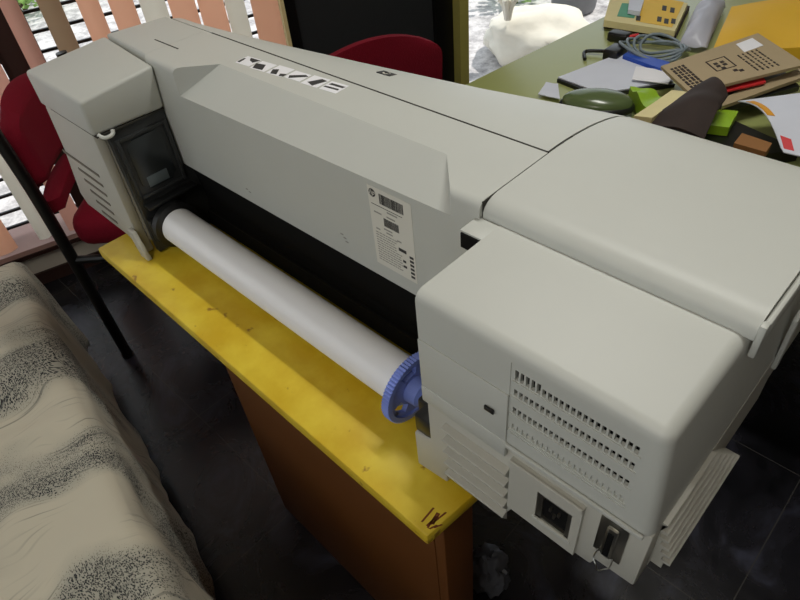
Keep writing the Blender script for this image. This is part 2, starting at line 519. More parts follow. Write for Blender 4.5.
# blinds: each vertical slat is a part of its blind
def blind(name, label, slats):
    s_m = sum(s for s, *_ in slats) / len(slats)
    c = wmat() @ V((s_m, -.1, 2.08))
    root = thing(name, label, 'blind', c, 0)
    for s, w, ang, mname, zlo in slats:
        b = B(); g = []
        for j in range(2):
            g.append([b.verts.new((-w / 2 + w * i / 6, -.012 * (1 - (i / 3 - 1) ** 2), (zlo, 2.08)[j])) for i in range(7)])
        for i in range(6): b.faces.new((g[0][i], g[0][i + 1], g[1][i + 1], g[1][i]))
        r = bmesh.ops.extrude_face_region(b, geom=b.faces[:])
        for e in r['geom']:
            if isinstance(e, bmesh.types.BMVert): e.co.y += .0012
        bmesh.ops.transform(b, matrix=wmat() @ Matrix.Translation((s, -.045, 0)) @ Matrix.Rotation(ang, 4, 'Z'), verts=b.verts[:])
        obj('blind_slat', b, M[mname], root, 50)
    b = B(); box(b, slats[0][0] - .05, slats[-1][0] + .05, -.07, -.03, 2.08, 2.11)
    bmesh.ops.transform(b, matrix=wmat(), verts=b.verts[:])
    obj('headrail', b, M['slat_white'], root)
    return root


blind('vertical_blind', 'salmon, tan and white vertical fabric blind behind the printer beside the dark glass door',
      [(.187, .05, .15, 'slat_pink', .2), (.292, .065, .3, 'slat_tan', .2), (.398, .064, .15, 'slat_salmon', .2), (.492, .075, .1, 'slat_salmon', .2),
       (.585, .08, .05, 'slat_white', .2), (.676, .088, .1, 'slat_salmon', .2), (.770, .088, .05, 'slat_salmon', .2), (.850, .07, .1, 'slat_white', .2), (.955, .10, .05, 'slat_salmon', .2)])
blind('vertical_blind', 'vertical fabric blind with a loose white slat behind the red chair at far left',
      [(-.50, .08, .1, 'slat_salmon', .2), (-.40, .08, .1, 'slat_pink', .2), (-.30, .08, .1, 'slat_salmon', .2), (-.185, .075, .2, 'slat_salmon', .2), (-.05, .045, .1, 'slat_white', .205), (.06, .06, .15, 'slat_pink', .2)])

# outside
bm = B(); box(bm, -16, 2, -8, 16, -.12, -.08); 
g = struct('ground', bm, M['gravel'], smooth=0)


def shrub(c, r, h, seed, mt, label, n=900):
    root = thing('garden_shrub', label, 'shrub', (c[0], c[1], -.08), 0, 'shrubs outside the window')
    rnd = random.Random(seed)
    b = B()
    for k in range(n):
        t = rnd.random(); a = rnd.random() * 6.283; q = math.sqrt(rnd.random()) * r * math.sin(math.pi * (.12 + .8 * t))
        p = V((c[0] + q * math.cos(a), c[1] + q * math.sin(a), -.02 + h * t))
        d = V((rnd.uniform(-1, 1), rnd.uniform(-1, 1), rnd.uniform(-.3, 1))).normalized(); s = rnd.uniform(.05, .1)
        e = d.cross(V((rnd.uniform(-1, 1), rnd.uniform(-1, 1), 1))).normalized()
        vs = [b.verts.new(p), b.verts.new(p + d * s * .5 + e * s * .25), b.verts.new(p + d * s), b.verts.new(p + d * s * .5 - e * s * .25)]
        b.faces.new(vs)
    obj('foliage', b, mt, root, 0)
    b = B()
    for k in range(5):
        a = k * 1.256; tube(b, [(c[0], c[1], -.08), (c[0] + r * .3 * math.cos(a), c[1] + r * .3 * math.sin(a), h * .4), (c[0] + r * .5 * math.cos(a), c[1] + r * .5 * math.sin(a), h * .75)], [.015, .011, .005], 6)
    obj('stem', b, M['bark'], root)


shrub((-6.2, 1.7), .6, .9, 1, M['leaf2'], 'green leafy shrub seen through the blind gap nearest the dark window post')
shrub((-6.6, 2.75), .6, .9, 2, M['leaf'], 'green leafy shrub seen through the gap between the tan and orange slats')
shrub((-6.6, 3.9), .55, .8, 3, M['leaf2'], 'green leafy shrub seen through the gap between the two salmon slats')

# woven sack lying outside the doorway
bm = B()
pc = P(537, 38, .03)
lump(bm, (pc.x, pc.y, .04), (.36, .27, .15), 3.1, .22, 1.8, 4)
for v in bm.verts: v.co.z = max(v.co.z, -.08)
sack = thing('white_sack', 'white plastic sack slumped on the bright ground outside the doorway', 'sack', (pc.x, pc.y, -.08))
obj('sack_body', bm, M['sack'], sack, 60)
bm = B(); q = P(508, 8, .25)
for k in range(5):
    a = k * 1.25
    tube(bm, smoothpath([q + V((0, 0, -.06)), q + V((.02 * math.cos(a), .02 * math.sin(a), .02)), q + V((.05 * math.cos(a), .05 * math.sin(a), .06))], 4), [.02] * 8 + [.012], 7)
obj('tied_neck', bm, M['sack'], sack)
bm = B()
pb = P(573, 10, -.08)
prof = [(0.0, .13), (.02, .145), (.26, .175), (.27, .185), (.275, .17), (.06, .13)]
rings = [[bm.verts.new((pb.x + r * math.cos(k * .2618), pb.y + r * math.sin(k * .2618), -.08 + z)) for k in range(24)] for z, r in prof]
for i in range(len(rings) - 1):
    for k in range(24): bm.faces.new((rings[i][k], rings[i][(k + 1) % 24], rings[i + 1][(k + 1) % 24], rings[i + 1][k]))
bm.faces.new(rings[0]); bm.faces.new(rings[-1])
solo('grey_bucket', bm, M['greyplas'], 'grey bucket standing outside behind the white sack', 'bucket')
pp = P(517, 3, -.08)
rt = thing('weed_plant', 'small bright green plant growing outside beyond the white sack', 'plant', (pp.x, pp.y, -.08))
bm = B(); rnd = random.Random(9)
for k in range(120):
    a = rnd.random() * 6.28; q = rnd.random() * .16
    p = V((pp.x + q * math.cos(a), pp.y + q * math.sin(a), rnd.uniform(-.04, .25))); d = V((math.cos(a), math.sin(a), rnd.uniform(-.2, .8))).normalized(); e = d.cross(V((0, 0, 1))).normalized()
    s = rnd.uniform(.05, .1)
    bm.faces.new([bm.verts.new(p), bm.verts.new(p + d * s * .5 + e * s * .3), bm.verts.new(p + d * s), bm.verts.new(p + d * s * .5 - e * s * .3)])
obj('foliage', bm, M['leaf2'], rt, 0)
bm = B(); tube(bm, [(pp.x, pp.y, -.08), (pp.x, pp.y, .2)], .008, 6); obj('stem', bm, M['leaf'], rt)

# ------------------------------------------------------------------ bed
bed = thing('bed', 'low bed under a patterned sheet at the lower left', 'bed', (-.98, -.42, 0), 0)
BR = Matrix.Translation((-1.745, .175, 0)) @ Matrix.Rotation(-math.atan(.161), 4, 'Z')   # u along the edge to the right, -v away from the printer


def bedbm(fn):
    b = B(); fn(b); bmesh.ops.transform(b, matrix=BR, verts=b.verts[:]); return b


obj('mattress', bedbm(lambda b: box(b, .03, 1.40, -1.05, -.04, .24, .475, .03, 3)), M['white'], bed)
obj('bed_frame', bedbm(lambda b: box(b, .03, 1.40, -1.05, -.04, .14, .235, .005)), M['darkwood'], bed)
for x in (.08, 1.25):
    for y in (-1.0, -.09):
        obj('leg', bedbm(lambda b: box(b, x - .03, x + .03, y - .03, y + .03, 0, .138, .004)), M['darkwood'], bed)


def sheet():
    """sheet over the mattress: falls over the printer side and over the far end"""
    b = B(); uvl = b.loops.layers.uv.new('UVMap')
    NU, NV = 150, 130
    ext = 1.40; drop = .34
    g = []; uvs = {}
    for j in range(NV + 1):
        row = []
        w = -1.05 + (1.05 + drop) * j / NV          # across: <0 on top, >0 hanging
        for i in range(NU + 1):
            l = -.28 + (ext + .28) * i / NU         # along: <0 hanging at the far end

            def fold(t, R=.045):
                # arc-length t past the edge -> (outward, down)
                if t < -R: return t, 0.
                s = t + R
                a = min(s / R, math.pi / 2 * .94)
                o = -R + R * math.sin(a); d = R * (1 - math.cos(a))
                ex = s - R * a
                if ex > 0: o += ex * math.cos(a); d += ex * math.sin(a)
                return o, d
            ov, dv = fold(w); ou, du = fold(-l)
            z = .485 - max(dv, du) - min(dv, du) * .25
            x = -ou; y = ov
            # wrinkles
            k = V((l * 2.2, w * 3.0, .3)); wr = noise.noise(k) * .016 + noise.noise(V((l * 7 + 2.5 * w, w * 4.5, 2.1))) * .007
            rid = 1 - abs(noise.noise(V((l * 3.2 + w * 1.6, w * 3.4 - l, 5.3)))) * 2
            wr += .012 * max(0, rid - .55) * 2
            if w > -.03:
                fl = min(1, (w + .03) / .12)
                y += fl * (.020 * noise.noise(V((l * 7., w * 2, 1.))) + .012 * noise.noise(V((l * 17., w * 3, 4.))))
                y = max(y, -.02)
            if l < .03:
                x -= min(1, (.03 - l) / .12) * .02 * (noise.noise(V((w * 9, l * 3, 7.))) + .4)
            z += wr * (1 if max(dv, du) < .02 else .5) + .012
            v = b.verts.new(BR @ V((x, y, z))); uvs[v] = (l, w)
            row.append(v)
        g.append(row)
    for j in range(NV):
        for i in range(NU):
            f = b.faces.new((g[j][i], g[j][i + 1], g[j + 1][i + 1], g[j + 1][i]))
            for lp in f.loops: lp[uvl].uv = uvs[lp.vert]
    return b


sb = sheet()
sh = obj('bed_sheet', sb, M['sheet'], None, 180, loc=(-.98, -.42, .48))
sol = sh.modifiers.new('thick', 'SOLIDIFY'); sol.thickness = .003; sol.offset = 1
tag(sh, 'crumpled off-white bed sheet with grey leaf sprays spread over the low bed', 'bed sheet')

# ------------------------------------------------------------------ yellow table
TZ = .74
tab = thing('yellow_table', 'yellow painted table with brown wood panels carrying the large printer', 'table', (-.73, .53, 0))
bm = B()
prism(bm, [(-1.196, .252), (-.271, .242), (-.262, .335), (-.235, .82), (-1.19, .82)], 'z', TZ - .026, TZ, .004, 2)
obj('tabletop', bm, M['yellow'], tab)
bm = B(); prism(bm, [(-1.190, .258), (-.277, .248), (-.268, .335), (-.24, .815), (-1.185, .815)], 'z', TZ - .036, TZ - .0262); obj('edge_band', bm, M['edge'], tab, 0)
bm = B(); prism(bm, [(-.875, .294), (-.305, .285), (-.305, .303), (-.875, .312)], 'z', 0, TZ - .0362, .002); obj('front_panel', bm, M['panelwood'], tab)
bm = B(); prism(bm, [(-.304, .285), (-.284, .285), (-.281, .345), (-.301, .345)], 'z', 0, TZ - .0362, .002); obj('side_panel', bm, M['panelwood'], tab)
bm = B(); prism(bm, [(-.286, .70), (-.266, .70), (-.262, .80), (-.282, .80)], 'z', 0, TZ - .0362, .002); obj('side_panel', bm, M['panelwood'], tab)
bm = B(); prism(bm, [(-.875, .313), (-.855, .313), (-.855, .80), (-.875, .80)], 'z', 0, TZ - .0362, .002); obj('side_panel', bm, M['panelwood'], tab)
bm = B()
rnd = random.Random(5)
c0 = P(437, 521, TZ)
for k in range(7):
    a = V((c0.x - .006 + rnd.uniform(-.008, .010), c0.y - .012 + rnd.uniform(-.004, .006), TZ + .0004))
    q = a + V((rnd.uniform(-.004, .006), rnd.uniform(.008, .026), 0))
    n = V((.0012, .0004, 0)); slab(bm, [a - n, a + n, q + n, q - n], .0004)
obj('chipped_corner', bm, M['edge'], tab, 0)

# ------------------------------------------------------------------ large format printer
PR = thing('large_format_printer', 'large beige wide-format printer lying across the yellow table', 'printer', (-.68, .55, TZ))


def pz(z): return TZ + z


FY = .44        # plane of the long rear face
TOP = .360


def backprof(k, z0=TOP):
    """window profile behind the seam, depth factor k: list of (y, z)"""
    pts = [(.571, z0), (.59, z0 - .0004), (.61, z0 - .0014), (.63, z0 - .0031), (.655, z0 - .0062), (.68, z0 - .0105), (.705, z0 - .016), (.735, z0 - .0245), (.765, z0 - .038), (.785, z0 - .065), (.797, z0 - .11), (.80, z0 - .17), (.80, .03)]
    return [(.571 + (y - .571) * k, pz(z)) for y, z in pts]


def kfac(x):    # the curved window reaches less deep towards the left end
    return .98 - .90 * min(.82, max(0, -.34 - x))


# rear housing with the long scooped chute
bm = B()
XL, XR = -1.081, -.347
fL, fR = -.985, -.388
b0, t0 = pz(.152), pz(TOP)
b1 = pz(.161)
cz = pz(.312)
pv = {}


def vtx(k, x, y, z): pv[k] = bm.verts.new((x, y, z)); return pv[k]


vtx('a', XL, FY, b0); vtx('b', XR, FY, b1)
vtx('c', XL, FY, t0); vtx('d', XR, FY, t0)
vtx('e', XL, .569, t0); vtx('f', XR, .569, t0)
vtx('fl', fL, FY, cz); vtx('fr', fR, FY, pz(.326)); vtx('flt', fL, FY, t0); vtx('frt', fR, FY, t0)
vtx('tl', -.925, .497, t0); vtx('tr', -.442, .497, t0)
vtx('sl', -.90, .520, t0); 
vtx('a2', XL, .569, b0); vtx('b2', XR, .569, b1)
F = lambda *k: bm.faces.new([pv[i] for i in k])
F('a', 'b', 'd', 'frt', 'fr', 'fl', 'flt', 'c')
F('fl', 'fr', 'tr', 'tl')
F('fl', 'tl', 'flt'); F('fr', 'frt', 'tr')
F('c', 'flt', 'tl', 'tr', 'frt', 'd', 'f', 'sl', 'e') if False else None
bm.faces.new([pv[i] for i in ('c', 'flt', 'tl', 'e')])
bm.faces.new([pv[i] for i in ('e', 'tl', 'tr', 'f')])
bm.faces.new([pv[i] for i in ('tr', 'frt', 'd', 'f')])
F('a', 'c', 'e', 'a2'); F('b', 'b2', 'f', 'd'); F('a', 'a2', 'b2', 'b'); F('e', 'f', 'b2', 'a2')
bm.verts.remove(pv['sl'])
bmesh.ops.recalc_face_normals(bm, faces=bm.faces[:])


def edge(a, b): return bm.edges.get((pv[a], pv[b]))


ed = [edge('c', 'flt'), edge('frt', 'd'), edge('fl', 'fr'), edge('c', 'a')]
bmesh.ops.bevel(bm, geom=[e for e in ed if e], offset=.011, segments=4, profile=.5, affect='EDGES')
t_ = [(-1.243, .456), (-1.0815, .446), (-1.0815, .569), (-1.225, .569)]
prism(bm, t_, 'z', b0, t0, .005, 3, sel=lambda e: all(v.co.z > t0 - .001 for v in e.verts) and (all(v.co.y < .46 for v in e.verts) or all(v.co.x < -1.2 for v in e.verts)))
obj('rear_housing', bm, M['beige'], PR, 32)

# curved front window beyond the seam
bm = B()
st = [(-1.224, kfac(-1.2)), (-1.15, kfac(-1.15)), (-1.04, kfac(-1.04)), (-.92, kfac(-.92)), (-.75, kfac(-.75)), (-.55, kfac(-.55)), (-.349, 1.0)]
rows = []
for x, k in st: rows.append([bm.verts.new((x, y, z)) for y, z in backprof(k)] + [bm.verts.new((x, .571, pz(.03)))])
n = len(rows[0])
for i in range(len(rows) - 1):
    for j in range(n): bm.faces.new((rows[i][j], rows[i][(j + 1) % n], rows[i + 1][(j + 1) % n], rows[i + 1][j]))
bm.faces.new(rows[0]); bm.faces.new(rows[-1][::-1])
bmesh.ops.recalc_face_normals(bm, faces=bm.faces[:])
le = [e for e in bm.edges if all(abs(v.co.x + 1.224) < 1e-4 for v in e.verts) and all(v.co.z > pz(.1) for v in e.verts) and any(v.co.y > .572 for v in e.verts)]
bmesh.ops.bevel(bm, geom=le, offset=.03, segments=4, profile=.5, affect='EDGES')
obj('front_window', bm, M['beige'], PR, 40)
bm = B()
box(bm, -.93 - .13, XR, .5686, .5714, pz(.3594), pz(.3603))
obj('lid_seam', bm, M['slotdark'], PR, 0)
# black feed bay under the rear face
bm = B()
prism(bm, [(.47, pz(.146)), (.452, pz(.146)), (.462, pz(.06)), (.445, pz(.012)), (.56, pz(.012)), (.56, pz(.146))], 'x', -1.0675, -.352)
bay = obj('feed_bay', bm, M['blackmat'], PR, 20)
bm = B(); box(bm, -1.05, -.36, .447, .453, pz(.045), pz(.051), .001); obj('paper_guide', bm, M['blackmat'], bay)

# left end
bm = B()
prism(bm, [(-1.288, pz(.262)), (-1.078, pz(.262)), (-1.345, pz(.004)), (-1.288, pz(.262))][:0] or
      [(-1.283, pz(.268)), (-1.084, pz(.268)), (-1.095, pz(.062)), (-1.098, pz(.052)), (-1.090, pz(.0015)), (-1.110, pz(.0015)), (-1.152, pz(.018)), (-1.175, pz(.018)), (-1.335, pz(.018)), (-1.352, pz(.045)), (-1.302, pz(.17))],
      'y', .3075, .327, .004, 2)
prism(bm, [(-1.283, pz(.268)), (-1.085, pz(.268)), (-1.098, pz(.02)), (-1.335, pz(.02)), (-1.350, pz(.045)), (-1.302, pz(.17))], 'y', .3272, .56)
prism(bm, [(-1.108, pz(.062)), (-1.0855, pz(.062)), (-1.064, pz(.0015)), (-1.092, pz(.0015))], 'y', .2975, .3073, .002, 2)
lh = obj('left_end_housing', bm, M['beige_low'], PR)
bm = B()
for k in range(6):
    z = .158 - k * .0245
    x0 = -1.312 - k * .003 if k == 0 else -1.268 + k * .004
    prism(bm, [(x0, pz(z)), (-1.152 - k * .006, pz(z)), (-1.152 - k * .006, pz(z + .006)), (x0, pz(z + .006))], 'y', .3062, .3078)
obj('vent_slot', bm, M['groove'], lh, 0)
bm = B()
t_ = bmesh.new()
vs_ = [t_.verts.new(p) for p in ((-1.284, .303, pz(.2705)), (-1.066, .303, pz(.2705)), (-1.060, .4385, pz(.2705)), (-1.252, .452, pz(.2705)),
                                 (-1.284, .303, pz(.336)), (-1.058, .303, pz(.336)), (-1.046, .4385, pz(.352)), (-1.247, .454, pz(.357)))]
for f in ((3, 2, 1, 0), (4, 5, 6, 7), (0, 1, 5, 4), (1, 2, 6, 5), (2, 3, 7, 6), (3, 0, 4, 7)): t_.faces.new([vs_[i] for i in f])
bmesh.ops.bevel(t_, geom=t_.edges[:], offset=.007, segments=3, profile=.5, affect='EDGES'); join(bm, t_)
ll = obj('left_end_cover', bm, M['beige'], PR)
bm = B(); box(bm, -1.252, -1.062, .307, .437, pz(.2680), pz(.2706)); obj('cover_seam', bm, M['slotdark'], PR, 0)
bm = B(); tube(bm, smoothpath([(-1.066, .312, pz(.272)), (-1.058, .318, pz(.266)), (-1.058, .332, pz(.266)), (-1.062, .337, pz(.272))], 5), .0035, 8); obj('cover_latch', bm, M['beige'], ll)
bm = B()
box(bm, -1.06, -1.035, .428, .438, pz(.3592), pz(.3604)) if False else None
box(bm, -1.128, -1.048, .4915, .494, pz(.3594), pz(.3604)); obj('seam_slot', bm, M['slotdark'], PR, 0)
bm = B(); box(bm, -1.098, -1.064, .416, .4182, pz(.3385), pz(.3422)); obj('seam_slot', bm, M['slotdark'], PR, 0)
# black inner side with its recessed window
bm = B()
prism(bm, [(.3275, pz(.266)), (.4385, pz(.266)), (.4385, pz(.150)), (.468, pz(.150)), (.468, pz(.004)), (.3275, pz(.004))], 'x', -1.0838, -1.068, .002)
ip = obj('left_inner_panel', bm, M['inner'], PR)
bm = B()
for (y0, y1, z0, z1) in ((.333, .340, .125, .250), (.427, .434, .125, .250), (.34, .427, .243, .250), (.34, .427, .125, .132)):
    box(bm, -1.068, -1.063, y0, y1, pz(z0), pz(z1), .0015)
obj('window_frame', bm, M['inner'], ip)
bm = B(); prism(bm, [(.348, pz(.150)), (.362, pz(.138)), (.408, pz(.138)), (.419, pz(.150)), (.419, pz(.228)), (.408, pz(.239)), (.362, pz(.239)), (.348, pz(.228))], 'x', -1.068, -1.0655, .001)
obj('smoked_window', bm, M['darkglass'], ip)
bm = B(); box(bm, -1.0656, -1.0645, .360, .402, pz(.142), pz(.163), .0004); obj('grey_plate', bm, M['greypanel'], ip)
bm = B(); box(bm, -1.068, -1.045, .335, .44, pz(.108), pz(.116), .003); box(bm, -1.068, -1.05, .328, .352, pz(.035), pz(.085), .003)
tube(bm, [(-1.067, .345, pz(.025)), (-1.061, .345, pz(.025))], .004, 10)
obj('spindle_holder', bm, M['blackpl'], ip)

# right end: upper housing, lower housing, cover
def rounded_box(bm, x0, x1, y0, y1, z0, z1, r, taper=0., seg=5, yb=True):
    t = bmesh.new()
    vs = []
    for z in (z0, z1):
        e = 0 if z == z0 else taper
        for y in (y0, y1):
            for x in (x0, x1 - e): vs.append(t.verts.new((x, y, z)))
    for f in ((0, 2, 3, 1), (4, 5, 7, 6), (0, 1, 5, 4), (2, 6, 7, 3), (0, 4, 6, 2), (1, 3, 7, 5)): t.faces.new([vs[i] for i in f])
    bmesh.ops.recalc_face_normals(t, faces=t.faces[:])
    def sel(e):
        a, c = e.verts
        top = a.co.z > z1 - 1e-4 and c.co.z > z1 - 1e-4
        front = abs(a.co.y - y0) < 1e-4 and abs(c.co.y - y0) < 1e-4
        right = a.co.x > (x0 + x1) / 2 and c.co.x > (x0 + x1) / 2
        return (top and (front or right)) or (front and right and abs(a.co.z - c.co.z) > .01)
    bmesh.ops.bevel(t, geom=[e for e in t.edges if sel(e)], offset=r, segments=seg, profile=.5, affect='EDGES')
    return join(bm, t)


VX0, VX1, VZ0, VZ1 = -.206, -.077, .218, .322      # grille opening in the rear of the upper housing
# shell built round the grille opening: outer rounded block, then the opening cut by a boolean
bm = B(); rounded_box(bm, -.322, -.048, .3075, .66, pz(.1955), pz(.340), .012, .012)
uh = obj('right_end_housing', bm, M['beige'], PR, 40)
bm = B(); box(bm, VX0, VX1, .29, .345, pz(VZ0), pz(VZ1))
cut = obj('cutter', bm, M['blackmat'], None, 0)
md = uh.modifiers.new('opening', 'BOOLEAN'); md.object = cut; md.operation = 'DIFFERENCE'; md.solver = 'EXACT'
bpy.context.view_layer.update()
dg = bpy.context.evaluated_depsgraph_get()
me2 = bpy.data.meshes.new_from_object(uh.evaluated_get(dg), depsgraph=dg)
uh.modifiers.clear(); old = uh.data; uh.data = me2; bpy.data.objects.remove(cut)
me2.shade_smooth(); me2.set_sharp_from_angle(angle=math.radians(40))
bm = B(); box(bm, VX0, VX1, .326, .343, pz(VZ0), pz(VZ1)); obj('grille_backing', bm, M['blackmat'], uh, 0)


def grille():
    b = B(); n = 21
    rows = [(.3005, .3145, 1, .0060), (.2775, .2870, 1, .0032), (.2505, .2600, 1, .0030), (.2245, .2330, 0, .0026)]
    xs = [VX0 + .003 + (VX1 - VX0 - .006) * k / n for k in range(n + 1)]
    zc = [VZ0] + sorted([z for r in rows for z in r[:2]]) + [VZ1]
    yF, yB = .3085, .3125
    for i in range(len(zc) - 1):
        z0, z1 = zc[i], zc[i + 1]
        slot = [r for r in rows if abs(r[0] - z0) < 1e-6]
        if not slot: box(b, VX0, VX1, yF, yB, pz(z0), pz(z1)); continue
        w = slot[0][3]; deep = slot[0][2]
        ex = [VX0] + [q for k in range(n) for q in (xs[k] + .0014, xs[k] + .0014 + .0038)] + [VX1]
        for k in range(0, len(ex) - 1, 2):
            box(b, ex[k], ex[k + 1], yF, yB, pz(z0), pz(z1))
        # tall slots only at the left of the first row, shorter to the right
        if slot[0][0] == .3005:
            for k in range(5, n): box(b, xs[k] + .0014, xs[k] + .0052, yF, yB, pz(z1 - .004), pz(z1))
        if not deep: box(b, VX0, VX1, yB - .0014, yB, pz(z0), pz(z1))
    for r in rows:   # thin ledge under every row
        box(b, VX0 + .001, VX1 - .001, yF - .0012, yF, pz(r[0] - .0032), pz(r[0] - .0012))
    return b


obj('vent_grille', grille(), M['beige'], uh, 0)

bm = B()
# stepped lips along the lower rim of the upper housing
box(bm, -.206, -.054, .3035, .3070, pz(.1925), pz(.1990), .0014)
box(bm, -.322, -.2055, .3045, .31, pz(.1735), pz(.2), .0012)
obj('rim_lip', bm, M['beige'], uh)
bm = B(); box(bm, -.232, -.220, .3022, .3046, pz(.236), pz(.2425), .0008)
obj('latch_clip', bm, M['blackpl'], uh)
bm = B(); box(bm, -.322, -.206, .3055, .3076, pz(.172), pz(.2755), .0008); obj('side_flap', bm, M['beige'], uh)

# lower housing, hanging over the table end
bm = B()
prism(bm, [(-.322, pz(.195)), (-.322, pz(.084)), (-.350, pz(.076)), (-.350, pz(.001)), (-.297, pz(.010)), (-.297, pz(.045)), (-.203, pz(.046)), (-.196, pz(.064)), (-.094, pz(.072)), (-.090, pz(.088)), (-.0475, pz(.091)), (-.0475, pz(.195))], 'y', .3115, .34, .0025, 2)
prism(bm, [(-.322, pz(.195)), (-.322, pz(.065)), (-.203, pz(.065)), (-.0475, pz(.091)), (-.0475, pz(.195))], 'y', .3405, .62)
prism(bm, [(-.322, pz(.195)), (-.322, pz(.09)), (-.0475, pz(.13)), (-.0475, pz(.195))], 'y', .6205, .79)
lo = obj('lower_housing', bm, M['beige_low'], PR)
for k in range(5):
    bm = B(); z = .1475 - k * .0232
    prism(bm, [(.3118, pz(z)), (.3015, pz(z - .001)), (.3015, pz(z - .0045)), (.3108, pz(z - .0205)), (.3118, pz(z - .0205))], 'x', -.294 + k * .0006, -.2015, .0008, 1)
    obj('louver', bm, M['beige_low'], lo)
# connector panel standing proud, with the power inlet
bm = B()
X0, X1, Z0, Z1 = -.199, -.112, .076, .174
sx0, sx1, sz0, sz1 = -.163, -.1215, .099, .150
for bb in ((X0, sx0, Z0, Z1), (sx1, X1, Z0, Z1), (sx0, sx1, Z0, sz0), (sx0, sx1, sz1, Z1)): box(bm, bb[0], bb[1], .3060, .3117, pz(bb[2]), pz(bb[3]))
box(bm, X0, X1, .3030, .3062, pz(.168), pz(.176), .0012)
obj('connector_panel', bm, M['beige_low'], lo, 20)
bm = B()
for bb in ((sx0, sx0 + .007, sz0, sz1), (sx1 - .005, sx1, sz0, sz1), (sx0, sx1, sz0, sz0 + .004), (sx0, sx1, sz1 - .004, sz1)): box(bm, bb[0], bb[1], .3070, .3120, pz(bb[2]), pz(bb[3]))
ps = obj('power_inlet', bm, M['metal'], lo, 20)
bm = B(); box(bm, sx0 + .007, sx1 - .005, .3105, .3118, pz(sz0 + .004), pz(sz1 - .004)); obj('inlet_cavity', bm, M['blackmat'], ps, 0)
bm = B()
for dx, dz in ((-.004, .003), (.006, .003), (.001, -.006)): box(bm, -.143 + dx - .0012, -.143 + dx + .0012, .3075, .3106, pz(.125 + dz - .003), pz(.125 + dz + .003))
obj('inlet_pin', bm, M['metal'], ps, 0)
bm = B(); box(bm, -.166, -.1185, .3045, .3062, pz(.0935), pz(.0985), .0006); obj('inlet_lip', bm, M['beige'], ps)
# data port with wire bail
bm = B(); box(bm, -.0955, -.0665, .3095, .3114, pz(.115), pz(.182), .0006); dp = obj('data_port', bm, M['metal'], lo)
bm = B(); box(bm, -.0865, -.0745, .3045, .3094, pz(.120), pz(.176), .0025); obj('port_shell', bm, M['metal'], dp)
bm = B(); box(bm, -.0835, -.0775, .3036, .3046, pz(.126), pz(.170), .001); obj('port_slot', bm, M['blackmat'], dp)
bm = B(); tube(bm, smoothpath([(-.089, .3085, pz(.121)), (-.090, .303, pz(.110)), (-.0855, .300, pz(.106)), (-.081, .2995, pz(.098)), (-.0765, .300, pz(.106)), (-.0725, .303, pz(.112)), (-.0735, .3085, pz(.121))], 5), .0008, 6); obj('wire_bail', bm, M['metal'], dp)
# ribs on the outer side
for k in range(6):
    z = .197 - k * .0172; xk = -.0458 + .0027 * k
    bm = B(); prism(bm, [(-.0479, pz(z)), (xk + .0022, pz(z)), (xk + .0030, pz(z - .0008)), (xk + .0030, pz(z - .0036)), (xk - .0035, pz(z - .0050)), (xk - .0035, pz(z - .0168)), (-.0479, pz(z - .0168))], 'y', .330 + k * .003, .430 + k * .016)
    obj('side_rib', bm, M['beige_low'], lo, 20)
# raised end cover with its rounded front edge and hanging side
bm = B()
pf = [(.4445, pz(.338)), (.4445, pz(.3455)), (.4475, pz(.3515)), (.453, pz(.3562)), (.460, pz(.3588)), (.470, pz(.3602))] + backprof(1.0, .3602)[:-1] + [(.80, pz(.20)), (.78, pz(.20)), (.70, pz(.32)), (.66, pz(.338))]
prism(bm, pf, 'x', -.3455, -.056)
box(bm, -.0565, -.0500, .4447, .455, pz(.318), pz(.356), .002)
prism(bm, [(.452, pz(.335)), (.452, pz(.3545))] + [(y, z - .006) for y, z in backprof(1.0, .3602)[1:-2]] + [(.785, pz(.19)), (.765, pz(.19)), (.73, pz(.29)), (.66, pz(.325))], 'x', -.0562, -.0495, .003, 2)
rc = obj('right_end_cover', bm, M['beige'], PR, 32)
bm = B(); box(bm, -.3475, -.3456, .445, .62, pz(.34), pz(.3592)); obj('cover_joint', bm, M['slotdark'], PR, 0)
bm = B(); box(bm, -.352, -.3222, .4125, .444, pz(.316), pz(.3395), .001); nb = obj('cover_shoulder', bm, M['beige'], PR)
bm = B(); box(bm, -.3495, -.3222, .4105, .4124, pz(.318), pz(.3375)); obj('shoulder_gap', bm, M['blackmat'], nb, 0)
bm = B(); prism(bm, [(.575, pz(.265)), (.583, pz(.275)), (.592, pz(.270)), (.60, pz(.18)), (.588, pz(.178))], 'x', -.0478, -.0425, .0015, 2); obj('side_tab', bm, M['beige'], PR)


